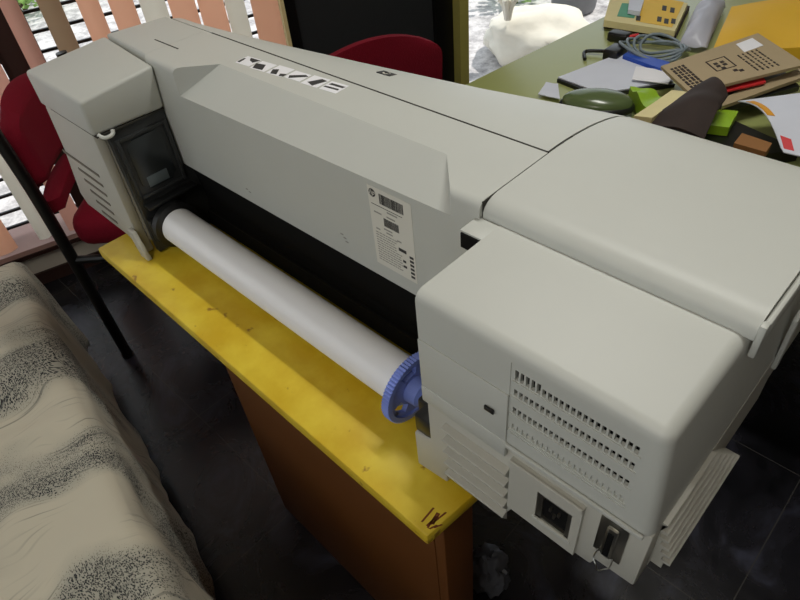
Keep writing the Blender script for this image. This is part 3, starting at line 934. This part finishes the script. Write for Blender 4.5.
# printed labels -------------------------------------------------------------
def face_label():
    """rating label on the rear face"""
    L0, L1, Z0, Z1 = -.530, -.4525, .184, .3145
    y = FY
    b = B(); box(b, L0, L1, y - .0005, y + .0002, pz(Z0), pz(Z1)); lab = obj('rating_label', b, M['sticker'], PR, 0)
    w = L1 - L0; h = Z1 - Z0
    X = lambda s: L0 + w * s
    Z = lambda t: pz(Z1 - h * t)
    b = B()

    def bar(s0, s1, t0, t1): box(b, X(s0), X(s1), y - .0008, y - .0004, Z(t1), Z(t0))
    r = random.Random(2)
    s = .27
    while s < .80:
        q = r.choice((.008, .012, .018)); bar(s, s + q, .05, .17); s += q + r.choice((.006, .010))
    s = .32
    while s < .66:
        q = r.choice((.008, .014)); bar(s, s + q, .33, .43); s += q + .008
    bar(.06, .78, .205, .211)
    bar(.62, .80, .62, .66)
    bar(.70, .77, .76, .79); bar(.70, .78, .83, .86)
    obj('label_print', b, M['ink'], lab, 0)
    b = B()
    for k in range(6): bar(.87, .96, .66 + k * .052, .69 + k * .052)
    obj('label_symbols', b, M['ink'], lab, 0)
    b = B()

    def bar2(s0, s1, t0, t1): box(b, X(s0), X(s1), y - .0007, y - .0004, Z(t1), Z(t0))
    for t, s0, s1 in ((.23, .42, .66), (.29, .1, .28), (.29, .4, .6), (.46, .3, .5), (.5, .1, .2), (.5, .35, .5), (.53, .6, .7)): bar2(s0, s1, t, t + .018)
    for k in range(12):
        t = .55 + k * .033
        s = .08
        while s < (.5 if k < 5 else .62) + .06 * r.random():
            q = r.uniform(.03, .09); bar2(s, s + q, t, t + .012); s += q + .015
    obj('label_small_print', b, M['inklight'], lab, 0)
    t = bmesh.new(); bmesh.ops.create_circle(t, cap_ends=True, segments=28, radius=.0062)
    R = Matrix.Translation((X(.11), y - .0008, Z(.075))) @ Matrix.Rotation(math.radians(90), 4, 'X')
    b = join(B(), t, R); lg = obj('logo_disc', b, M['ink'], lab, 0)
    t = text_bm('hp', .0098, .3)
    b = join(B(), t, Matrix.Translation((X(.11), y - .0012, Z(.068))) @ Matrix.Rotation(math.radians(90), 4, 'X')); obj('logo_lettering', b, M['sticker'], lg, 0)


face_label()
# round-cornered badge on the top
bm = B(); bx, by = -.678, .632
kk = kfac(-.678)


def topz(x, y):
    k = kfac(x); p = [(yy, zz) for yy, zz in backprof(k)]
    for (a, za), (c, zc_) in zip(p, p[1:]):
        if a <= y <= c: return za + (zc_ - za) * (y - a) / (c - a)
    return pz(TOP)


sl = math.atan2(topz(bx, by + .006) - topz(bx, by - .006), .012)
BM = Matrix.Translation((bx, by, topz(bx, by) + .0004)) @ Matrix.Rotation(sl, 4, 'X') @ Matrix.Rotation(.05, 4, 'Z')
t = bmesh.new(); box(t, -.0135, .0135, -.0085, .0085, -.0006, .0006)
bd = obj('logo_badge', join(B(), t, BM), M['ink'], PR, 0)
t = bmesh.new(); bmesh.ops.create_circle(t, cap_ends=True, segments=28, radius=.0062)
obj('logo_disc', join(B(), t, BM @ Matrix.Translation((0, 0, .0009))), M['sticker'], bd, 0)
obj('logo_lettering', join(B(), text_bm('hp', .0098, .3), BM @ Matrix.Translation((0, .001, .0014))), M['ink'], bd, 0)


# instruction sticker in six pictures, lying on the chute
def chute_z(y): return cz + (t0 - cz) * (y - FY) / (.505 - FY) if y < .505 else t0


def instruction():
    A = P(247, 56, t0); Bp = P(351, 86, t0); D = P(243, 66.5, t0)
    A, Bp, D = A.copy(), Bp.copy(), D.copy()
    ux = (Bp - A); L = ux.length; ux.normalize(); uy = V((-ux.y, ux.x, 0)); 
    if uy.y > 0: uy = -uy
    Hh = .030
    b = B()

    def q(bm_, s0, s1, t0_, t1_, z, pts=None):
        pts = pts or [(s0, t0_), (s1, t0_), (s1, t1_), (s0, t1_)]
        vs = [A + ux * (s * L) + uy * (t_ * Hh) for s, t_ in pts]
        slab(bm_, [V((p.x, p.y, t0 + z)) for p in vs], .0004)
    for k in range(6): q(b, k / 6 + .010, (k + 1) / 6 - .010, .06 * (k % 2), 1 - .08 * (k % 3 == 0), .0005)
    st_ = obj('instruction_sticker', b, M['white'], PR, 0)
    b = B()
    for k, sh in enumerate([[(.35, .1), (.95, .1), (.8, .5), (.5, .35)], [(.0, .45), (.5, .35), (.75, .9), (.2, .95)], [(.1, .55), (.35, .4), (.6, .9), (.3, .98)],
                            [(.15, .65), (.75, .2), (.95, .3), (.3, .9)], [(.25, .75), (.6, .15), (.9, .2), (.65, .95)], [(.2, .25), (.9, .25), (.85, .42), (.15, .42)]]):
        q(b, 0, 0, 0, 0, .0008, [((k + s) / 6, t_) for s, t_ in sh])
    q(b, 0, 0, 0, 0, .0008, [((5 + s) / 6, t_) for s, t_ in ((.12, .62), (.8, .58), (.84, .72), (.1, .74))])
    q(b, 0, 0, 0, 0, .0008, [((2 + s) / 6, t_) for s, t_ in ((.7, .75), (.98, .62), (.98, .9), (.8, .98))])
    q(b, 0, 0, 0, 0, .0008, [((0 + s) / 6, t_) for s, t_ in ((.1, .3), (.2, .3), (.25, .8), (.1, .8))])
    obj('sticker_print', b, M['ink'], st_, 0)


instruction()
# smudges and marks
bm = B()
for u, v in ((247, 189), (250, 192), (342, 234), (347, 242), (345, 238)):
    p = Py(u, v, FY); obj('scuff_mark', box(B(), p.x - .003, p.x + .003, FY - .0004, FY + .0002, p.z - .001, p.z + .001), M['inklight'], PR, 0)

# ------------------------------------------------------------------ paper roll on its spindle
AY, AZ = .370, TZ + .063
roll = thing('paper_roll', 'white paper roll on a spindle with a blue toothed hub, hung in the printer', 'paper roll', (-.73, AY, TZ))
bm = B(); lathe_x(bm, [(-1.028, .018), (-1.028, .035), (-.417, .035), (-.417, .018)], AY, AZ, 48); obj('paper', bm, M['roll'], roll, 40)
bm = B(); lathe_x(bm, [(-1.064, .010), (-.352, .010)], AY, AZ, 20); obj('spindle_rod', bm, M['blackpl'], roll, 40)
bm = B(); lathe_x(bm, [(-1.0625, .03), (-1.062, .034), (-1.05, .034), (-1.046, .046), (-1.032, .046), (-1.0285, .030)], AY, AZ, 40); obj('end_flange', bm, M['blackpl'], roll, 40)


def hub():
    b = B(); R = .0555; NT = 64
    x0, x1 = -.4155, -.403
    # rim with teeth
    prev = None; ringsA = []
    for side, x in ((0, x0), (1, x1)):
        outer = []; inner = []
        for k in range(NT * 2):
            a = k * math.pi / NT
            rr = R if k % 2 else R - .0022
            outer.append(b.verts.new((x, AY + rr * math.cos(a), AZ + rr * math.sin(a))))
            inner.append(b.verts.new((x, AY + (R - .009) * math.cos(a), AZ + (R - .009) * math.sin(a))))
        ringsA.append((outer, inner))
    n = NT * 2
    for k in range(n):
        k2 = (k + 1) % n
        (o0, i0), (o1, i1) = ringsA
        b.faces.new((o0[k], o0[k2], o1[k2], o1[k])); b.faces.new((i0[k], i1[k], i1[k2], i0[k2]))
        b.faces.new((o0[k], i0[k], i0[k2], o0[k2])); b.faces.new((o1[k], o1[k2], i1[k2], i1[k]))
    # web with three windows
    N = 72; win = []
    for k in range(N):
        a0, a1 = k * 2 * math.pi / N, (k + 1) * 2 * math.pi / N
        open_ = (k % 24) >= 15
        for r0, r1, op in ((.0105, .026, False), (.026, .0405, open_), (.0405, R - .0085, False)):
            if op: continue
            v8 = [b.verts.new((x, AY + r * math.cos(a), AZ + r * math.sin(a))) for x in (x0 + .001, x1 - .004) for r, a in ((r0, a0), (r1, a0), (r1, a1), (r0, a1))]
            for f in ((0, 1, 2, 3), (7, 6, 5, 4), (0, 4, 5, 1), (1, 5, 6, 2), (2, 6, 7, 3), (3, 7, 4, 0)): b.faces.new([v8[i] for i in f])
    bmesh.ops.remove_doubles(b, verts=b.verts[:], dist=1e-5)
    return b


obj('blue_hub', hub(), M['blue'], roll, 30)
bm = B(); lathe_x(bm, [(-.4065, .021), (-.388, .0195), (-.384, .013), (-.37, .0125)], AY, AZ, 32); obj('hub_collar', bm, M['blue'], roll, 35)
bm = B(); box(bm, -.365, -.3505, .336, .388, pz(.032), pz(.108), .003); box(bm, -.3495, -.3225, .314, .40, pz(.0795), pz(.112), .002); obj('spindle_bracket', bm, M['blackpl'], PR)
bm = B(); prism(bm, [(-.3505, pz(.078)), (-.3505, pz(.12)), (-.39, pz(.03)), (-.38, pz(.02))], 'y', .43, .438, .002); obj('spindle_lever', bm, M['blackpl'], PR)


# ------------------------------------------------------------------ red chairs
def make_chair(label, loc, rz, low=0., band=True):
    """faces +x; origin on the floor under the seat's centre"""
    t = thing('red_chair', label, 'chair', loc, rz, 'red office chairs')
    w = .225
    for s in (-1, 1):
        y = s * (w + .005)
        b = B(); tube(b, smoothpath([(-.225, y, 0.012), (-.225, y, .45), (-.228, y, .66), (-.240, y, .84 if band else .69)], 5), .0165, 12); lg = obj('rear_leg', b, M['blacktube'], t, local=True)
        b = B(); tube(b, [(-.225, y, 0), (-.225, y, .02)], .019, 12); obj('foot_cap', b, M['blacktube'], lg, local=True)
        b = B(); tube(b, [(.215, y, .012), (.215, y, .425)], .0145, 12); lg = obj('front_leg', b, M['blacktube'], t, local=True)
        b = B(); tube(b, [(.215, y, 0), (.215, y, .02)], .019, 12); obj('foot_cap', b, M['blacktube'], lg, local=True)
        b = B(); tube(b, [(-.225, y, .415), (.215, y, .415)], .0125, 10); obj('side_rail', b, M['blacktube'], t, local=True)

    # seat cushion with rounded border
    b = B(); box(b, -.205, .245, -.218, .218, .435, .545, .045, 4); obj('seat', b, M['red'], t, 60, local=True)
    # curved backrest
    def back(z0, z1, hw, thick, top_r, name):
        b = B(); NU, NV = 18, 12; rows = [[], []]
        for j in range(NV + 1):
            v = j / NV; z = z0 + (z1 - z0) * v
            r0 = []; r1 = []
            for i in range(NU + 1):
                u = -1 + 2 * i / NU
                k = max(0, (v - .62) / .38); inset = top_r * k ** 2.2
                yy = u * (hw - inset)
                zz = z - (z1 - z0) * .18 * (u * u) * k
                xx = -.238 - .03 * (1 - u * u) - .075 * max(0, z - .62)
                ed = min(1, min(1 - abs(u), min(v, 1 - v) * 1.4) * 5)
                th = thick * (.35 + .65 * math.sqrt(max(0, 1 - (1 - ed) ** 2)))
                r0.append(b.verts.new((xx + th, yy, zz))); r1.append(b.verts.new((xx, yy, zz)))
            rows[0].append(r0); rows[1].append(r1)
        for s in (0, 1):
            for j in range(NV):
                for i in range(NU):
                    q = rows[s]; f = [q[j][i], q[j][i + 1], q[j + 1][i + 1], q[j + 1][i]]; b.faces.new(f if s else f[::-1])
        A, C = rows
        for i in range(NU):
            b.faces.new((A[0][i], A[0][i + 1], C[0][i + 1], C[0][i])); b.faces.new((A[NV][i], C[NV][i], C[NV][i + 1], A[NV][i + 1]))
        for j in range(NV):
            b.faces.new((A[j][0], C[j][0], C[j + 1][0], A[j + 1][0])); b.faces.new((A[j][NU], A[j + 1][NU], C[j + 1][NU], C[j][NU]))
        obj(name, b, M['red'], t, 60, local=True)
    back(.645, .955 - low, .215, .055, .05, 'backrest')
    if band: back(.560, .612, .205, .05, .0, 'lumbar_band')
    return t


make_chair('red upholstered chair with a black leg at the left end of the printer', (-1.72, .61, 0), math.radians(45), .10)
make_chair('red chair mostly hidden behind the printer, before the dark glass door', (-1.43, 1.14, 0), math.radians(160), .045, False)

# white plastic bag on the floor under the printer's right end
bm = B(); pbag = P(489, 574, .06)
lump(bm, (pbag.x, pbag.y, .075), (.045, .045, .075), 7.7, .3, 2.6, 4)
for v in bm.verts: v.co.z = max(v.co.z, .001)
solo('plastic_bag', bm, M['shadebag'], 'crumpled white plastic bag on the dark floor under the printer, beside the table panel', 'plastic bag', smooth=60)

# ------------------------------------------------------------------ olive desk and its clutter
DZ = .75
desk = thing('olive_desk', 'olive green office desk covered in papers behind the printer', 'desk', (-.2, 1.85, 0))
bm = B(); prism(bm, [(-1.035, 1.22), (.75, 1.22), (.75, 2.62), (-.905, 2.62)], 'z', DZ - .03, DZ, .003, 2); obj('desktop', bm, M['desk'], desk)
bm = B(); box(bm, -.2, -.17, 1.27, 2.57, 0, DZ - .0305, .002); obj('side_panel', bm, M['deskleg'], desk)
bm = B(); box(bm, .69, .72, 1.27, 2.57, 0, DZ - .0305, .002); obj('side_panel', bm, M['deskleg'], desk)
bm = B(); box(bm, -.90, -.2005, 2.50, 2.53, .0, DZ - .0305, .002); obj('back_panel', bm, M['deskleg'], desk)
bm = B(); box(bm, -.93, -.87, 1.95, 2.01, 0, DZ - .0305, .002); obj('leg', bm, M['deskleg'], desk)


def sheet4(pix, zs, t, nu=8, nv=8, amp=.004, fr=9, seed=0., mi=0, bm=None, bendfn=None):
    """flat thing whose corners show at these pixels and stand at heights zs over the desk"""
    if not isinstance(zs, (list, tuple)): zs = [zs] * 4
    c = [P(u, v, DZ + z) for (u, v), z in zip(pix, zs)]
    return quad_sheet(bm or B(), *c, t, nu, nv, amp, fr, mi, seed, bendfn)


# carton with coloured print at the back of the desk
cr = thing('printed_carton', 'low cream carton with yellow and teal print at the back of the desk', 'box', P(645, 20, DZ))
bm = sheet4([(604, 24), (676, 36), (690, 6), (612, -6)], .012, .0115, amp=0); obj('carton_base', bm, M['kraftdark'], cr, 0)
bm = sheet4([(604, 20), (675, 31), (688, 3), (612, -8)], .032, .019, amp=0); obj('carton_body', bm, M['cream'], cr, 0)
bm = sheet4([(617, 16), (634, 18), (640, 4), (622, 3)], .0330, .0008, amp=0); obj('teal_print', bm, M['teal'], cr, 0)
bm = sheet4([(636, 21), (672, 27), (684, 2), (642, -6)], .0330, .0008, amp=0); obj('yellow_print', bm, M['yellowpr'], cr, 0)
bm = B()
for u, v in ((659, 19), (666, 21), (673, 21), (672, 10), (638, 18), (664, 8)):
    obj('black_print', sheet4([(u - 2.2, v + 2), (u + 2.2, v + 2.8), (u + 3, v - 2), (u - 1.4, v - 2.8)], .0338, .0007, 1, 1, 0), M['ink'], cr, 0)
bm = sheet4([(628, 10), (640, 12), (644, 0), (630, -4)], .046, .012, amp=.004, fr=30); solo('tissue_wad', bm, M['paper2'], 'small white folded tissue lying on the cream carton', 'tissue')
bm = B(); c = P(620, 36, DZ + .015); box(bm, c.x - .032, c.x + .028, c.y - .018, c.y + .02, DZ + .0005, DZ + .026, .006, 3)
bk = thing('power_adapter', 'small black adapter with a red tip beside the cream carton', 'adapter', (c.x, c.y, DZ))
obj('adapter_body', bm, M['blacktube'], bk)
bm = B(); tube(bm, [c + V((.026, .004, 0)), c + V((.05, .012, .01))], [.006, .004], 8); obj('red_tip', bm, M['redpr'], bk)
pl = thing('power_plug', 'black plug with a bent cord lying on the bare green desk', 'plug', P(614, 54, DZ))
bm = B(); c = P(615, 53, DZ + .016); box(bm, c.x - .022, c.x + .022, c.y - .03, c.y + .03, DZ + .0005, DZ + .032, .006, 3); obj('plug_body', bm, M['blacktube'], pl)
bm = B(); tube(bm, smoothpath([c + V((-.02, 0, 0)), P(600, 51, DZ + .012), P(588, 51, DZ + .010), P(584, 53, DZ + .008), P(585, 59, DZ + .006)], 5), .005, 8); obj('cord', bm, M['blacktube'], pl)
# folder with white sheets
bm = sheet4([(557, 79), (598, 95), (675, 84), (628, 50)], .010, .009, amp=0); solo('black_clipboard', bm, M['blackpl'], 'thin black folder under the white sheets on the desk', 'folder', smooth=0)
bm = sheet4([(558, 77), (602, 93), (676, 80), (626, 51)], .0135, .003, amp=.0, seed=3); solo('white_sheet', bm, M['paper2'], 'large white sheet lying on the black folder', 'paper', 'papers on the desk')
bm = sheet4([(632, 79), (668, 84), (676, 72), (636, 66)], [.022, .022, .018, .018], .002, amp=.001, seed=5)
solo('white_sheet', bm, M['white'], 'small scribbled note sheet over the lime bag', 'paper', 'papers on the desk')
bm = sheet4([(623, 55), (662, 69), (670, 62), (629, 51)], .024, .010, amp=0); solo('blue_folder', bm, M['bluefold'], 'blue folder edge above the white sheets', 'folder', smooth=0)
cb = B()
for k in range(4):
    c = P(649 + k * 5, 53 - k * 1.0, DZ + .014)
    pts = [c + V((.085 * math.cos(a) * (1 - .08 * k), .055 * math.sin(a), .012 + .010 * math.sin(a * 2 + k))) for a in [q * .3307 + .3 * k for q in range(20)]]
    tube(cb, pts, .0042, 7)
solo('coiled_cable', cb, M['cable'], 'grey cable coiled between the blue folder and brown paper bag', 'cable', smooth=60)
bm = sheet4([(680, 43), (707, 47), (727, 2), (697, 4)], [.022, .022, .024, .024], .003, 18, 18, .022, 22, 5., bendfn=lambda u, v: .045 * (math.sin(math.pi * u) * math.sin(math.pi * v)) ** .5 if 0 < u < 1 and 0 < v < 1 else 0)
solo('white_plastic_bag', bm, M['bag'], 'crumpled pale plastic bag on the desk between carton and yellow envelope', 'plastic bag', smooth=60)
bm = sheet4([(713, 49), (830, 48), (840, -12), (732, 5)], [.05, .05, .075, .06], .035, 12, 10, .012, 7, 4.)
solo('yellow_envelope', bm, M['env'], 'bulky yellow padded envelope at the top right of the desk', 'envelope', smooth=60)
# brown paper bag with print
kb = thing('brown_paper_bag', 'flat brown paper bag with dark print and a white sticker', 'paper bag', P(740, 65, DZ))
KP = [(661, 66), (690, 93), (806, 64), (758, 33)]; KZ = [.075, .085, .085, .07]
kc = [P(u, v, DZ + z) for (u, v), z in zip(KP, KZ)]


def onbag(s, t, up=0): return ((kc[0] * (1 - s) + kc[1] * s) * (1 - t) + (kc[3] * (1 - s) + kc[2] * s) * t) + V((0, 0, up))


bm = quad_sheet(B(), *kc, .007, 8, 8, 0., 6); obj('bag_paper', bm, M['kraft'], kb, 0)
bm = B(); slab(bm, [onbag(.10, .72, .0012), onbag(.36, .70, .0012), onbag(.34, .90, .0012), onbag(.08, .90, .0012)], .001); obj('white_sticker', bm, M['white'], kb, 0)
bm = B(); rnd = random.Random(8)
def prt(s0, s1, t0_, t1_): slab(bm, [onbag(s0, t0_, .0009), onbag(s1, t0_, .0009), onbag(s1, t1_, .0009), onbag(s0, t1_, .0009)], .0008)
for r in range(4):
    for q in range(9): prt(.18 + q * .08, .18 + q * .08 + rnd.uniform(.045, .068), .04 + r * .035, .04 + r * .035 + .022)
for r in range(5):
    for q in range(8): prt(.38 + q * .065, .38 + q * .065 + rnd.uniform(.03, .055), .62 + r * .045, .62 + r * .045 + .014)
for s, t_ in ((.40, .38), (.40, .44), (.48, .38), (.48, .44), (.56, .40), (.70, .46), (.74, .50)): prt(s, s + .055, t_, t_ + .035)
for s in (.30, .62): prt(s, s + .012, .34, .52)
for t_ in (.34, .515): prt(.30, .632, t_, t_ + .010)
obj('bag_print', bm, M['kraftdark'], kb, 0)
# stack below the bag, down to the desk, and things tucked near the printer
bm = sheet4([(676, 100), (704, 114), (800, 86), (770, 56)], [.042, .05, .05, .04], .012, amp=.003, seed=7)
solo('dark_magazine', bm, M['blackpl'], 'black covered magazine lying under the brown paper bag', 'magazine')
bm = sheet4([(722, 92), (766, 82), (763, 76), (728, 82)], [.07, .07, .068, .068], .004, amp=0)
solo('red_card', bm, M['redpr'], 'narrow red printed card under the front of the brown paper bag', 'card', smooth=0)
bm = sheet4([(722, 106), (806, 76), (804, 66), (724, 97)], [.062, .062, .058, .058], .008, amp=.002, seed=11)
solo('kraft_fold', bm, M['kraft'], 'long folded grey-brown paper strip before the brown paper bag', 'paper')
bm = sheet4([(646, 119), (706, 131), (730, 88), (710, 74)], [.10, .10, .115, .11], .005, 12, 12, .012, 14, 2.,
            bendfn=lambda u, v: -.014 * abs(u - .5) ** 2 * 4 + .012 * math.sin(v * 3))
solo('dark_brown_card', bm, M['kraftdark'], 'dark brown curled card leaning between the beige booklet and paper bag', 'card', smooth=60)
bm = sheet4([(634, 116), (652, 118), (688, 92), (672, 90)], [.085, .10, .09, .075], .014, amp=.001, seed=2)
solo('beige_booklet', bm, M['cream'], 'beige booklet edge beside the dark brown curled card', 'booklet')
bm = sheet4([(630, 86), (646, 107), (672, 101), (656, 90)], [.046, .05, .05, .046], .04, 10, 10, .012, 26, 1.)
solo('lime_bag', bm, M['lime'], 'lime green packet beside the dark green case on the desk', 'packet', smooth=60)
bm = sheet4([(700, 124), (730, 126), (738, 112), (716, 108)], [.055, .055, .05, .05], .02, amp=.008, fr=22, seed=6)
solo('green_packet', bm, M['lime'], 'small green packet under the curled leaflet near the dark card', 'packet', smooth=60)
bm = sheet4([(538, 94), (560, 99), (558, 84), (546, 82)], [.012, .012, .006, .006], .002, amp=.003, fr=30, seed=8)
solo('paper_scrap', bm, M['paper2'], 'small white paper scrap at the printer edge left of the dark green case', 'paper')
# dark green case
ca = thing('glasses_case', 'rounded dark green case with black rim behind the printer', 'case', P(597, 100, DZ))
c = P(597, 99, DZ + .04)
bm = B(); lump(bm, (c.x, c.y, DZ + .034), (.082, .046, .026), 1., .03, 1.5, 4)
CR = Matrix.Translation((c.x, c.y, 0)) @ Matrix.Rotation(.45, 4, 'Z') @ Matrix.Translation((-c.x, -c.y, 0))
bmesh.ops.transform(bm, matrix=CR, verts=bm.verts[:])
obj('case_lid', bm, M['bottle'], ca, 60)
bm = B(); lump(bm, (c.x, c.y, DZ + .024), (.088, .052, .023), 1., .02, 1.5, 4); bmesh.ops.transform(bm, matrix=CR, verts=bm.verts[:])
obj('case_base', bm, M['blackpl'], ca, 60)
# curled leaflet at the right
lf = thing('curled_leaflet', 'curled white leaflet with orange and red print at the right edge', 'leaflet', P(775, 120, DZ))
LP = [(738, 101), (784, 152), (850, 168), (806, 92)]; LZ = [.07, .05, .05, .08]
lc = [P(u, v, DZ + z) for (u, v), z in zip(LP, LZ)]
bend = lambda u, v: .028 * math.sin(math.pi * min(1, u * 1.05)) * (1 - .5 * v)
bm = quad_sheet(B(), *lc, .002, 14, 8, 0, 6, bendfn=bend); obj('leaflet_sheet', bm, M['paper2'], lf, 60)


def onleaf(u, v, e=.001): return ((lc[0] * (1 - u) + lc[1] * u) * (1 - v) + (lc[3] * (1 - u) + lc[2] * u) * v) + V((0, 0, bend(u, v) + e))


bm = B()
for k in range(6):
    u0, u1 = .12 + k * .07, .12 + (k + 1) * .07
    slab(bm, [onleaf(u0, .02), onleaf(u1, .02), onleaf(u1, .14), onleaf(u0, .14)], .0008)
obj('orange_stripe', bm, M['orangepr'], lf, 0)
bm = B(); slab(bm, [onleaf(.80, .06), onleaf(.95, .04), onleaf(.95, .20), onleaf(.82, .22)], .0008); obj('red_patch', bm, M['redpr'], lf, 0)
# dark bundle that props the papers up right behind the printer
bm = sheet4([(660, 128), (735, 158), (800, 150), (716, 112)], [.03, .03, .03, .03], .026, amp=.004, seed=3)
solo('black_pouch', bm, M['blacktube'], 'black pouch in the gap behind the printer, under the leaflet', 'pouch', smooth=60)
bm = sheet4([(734, 143), (766, 152), (772, 143), (742, 133)], [.055, .055, .055, .055], .02, amp=0)
solo('brown_card_box', bm, M['brownbox'], 'small brown cardboard piece on the black pouch under the leaflet', 'cardboard', smooth=0)
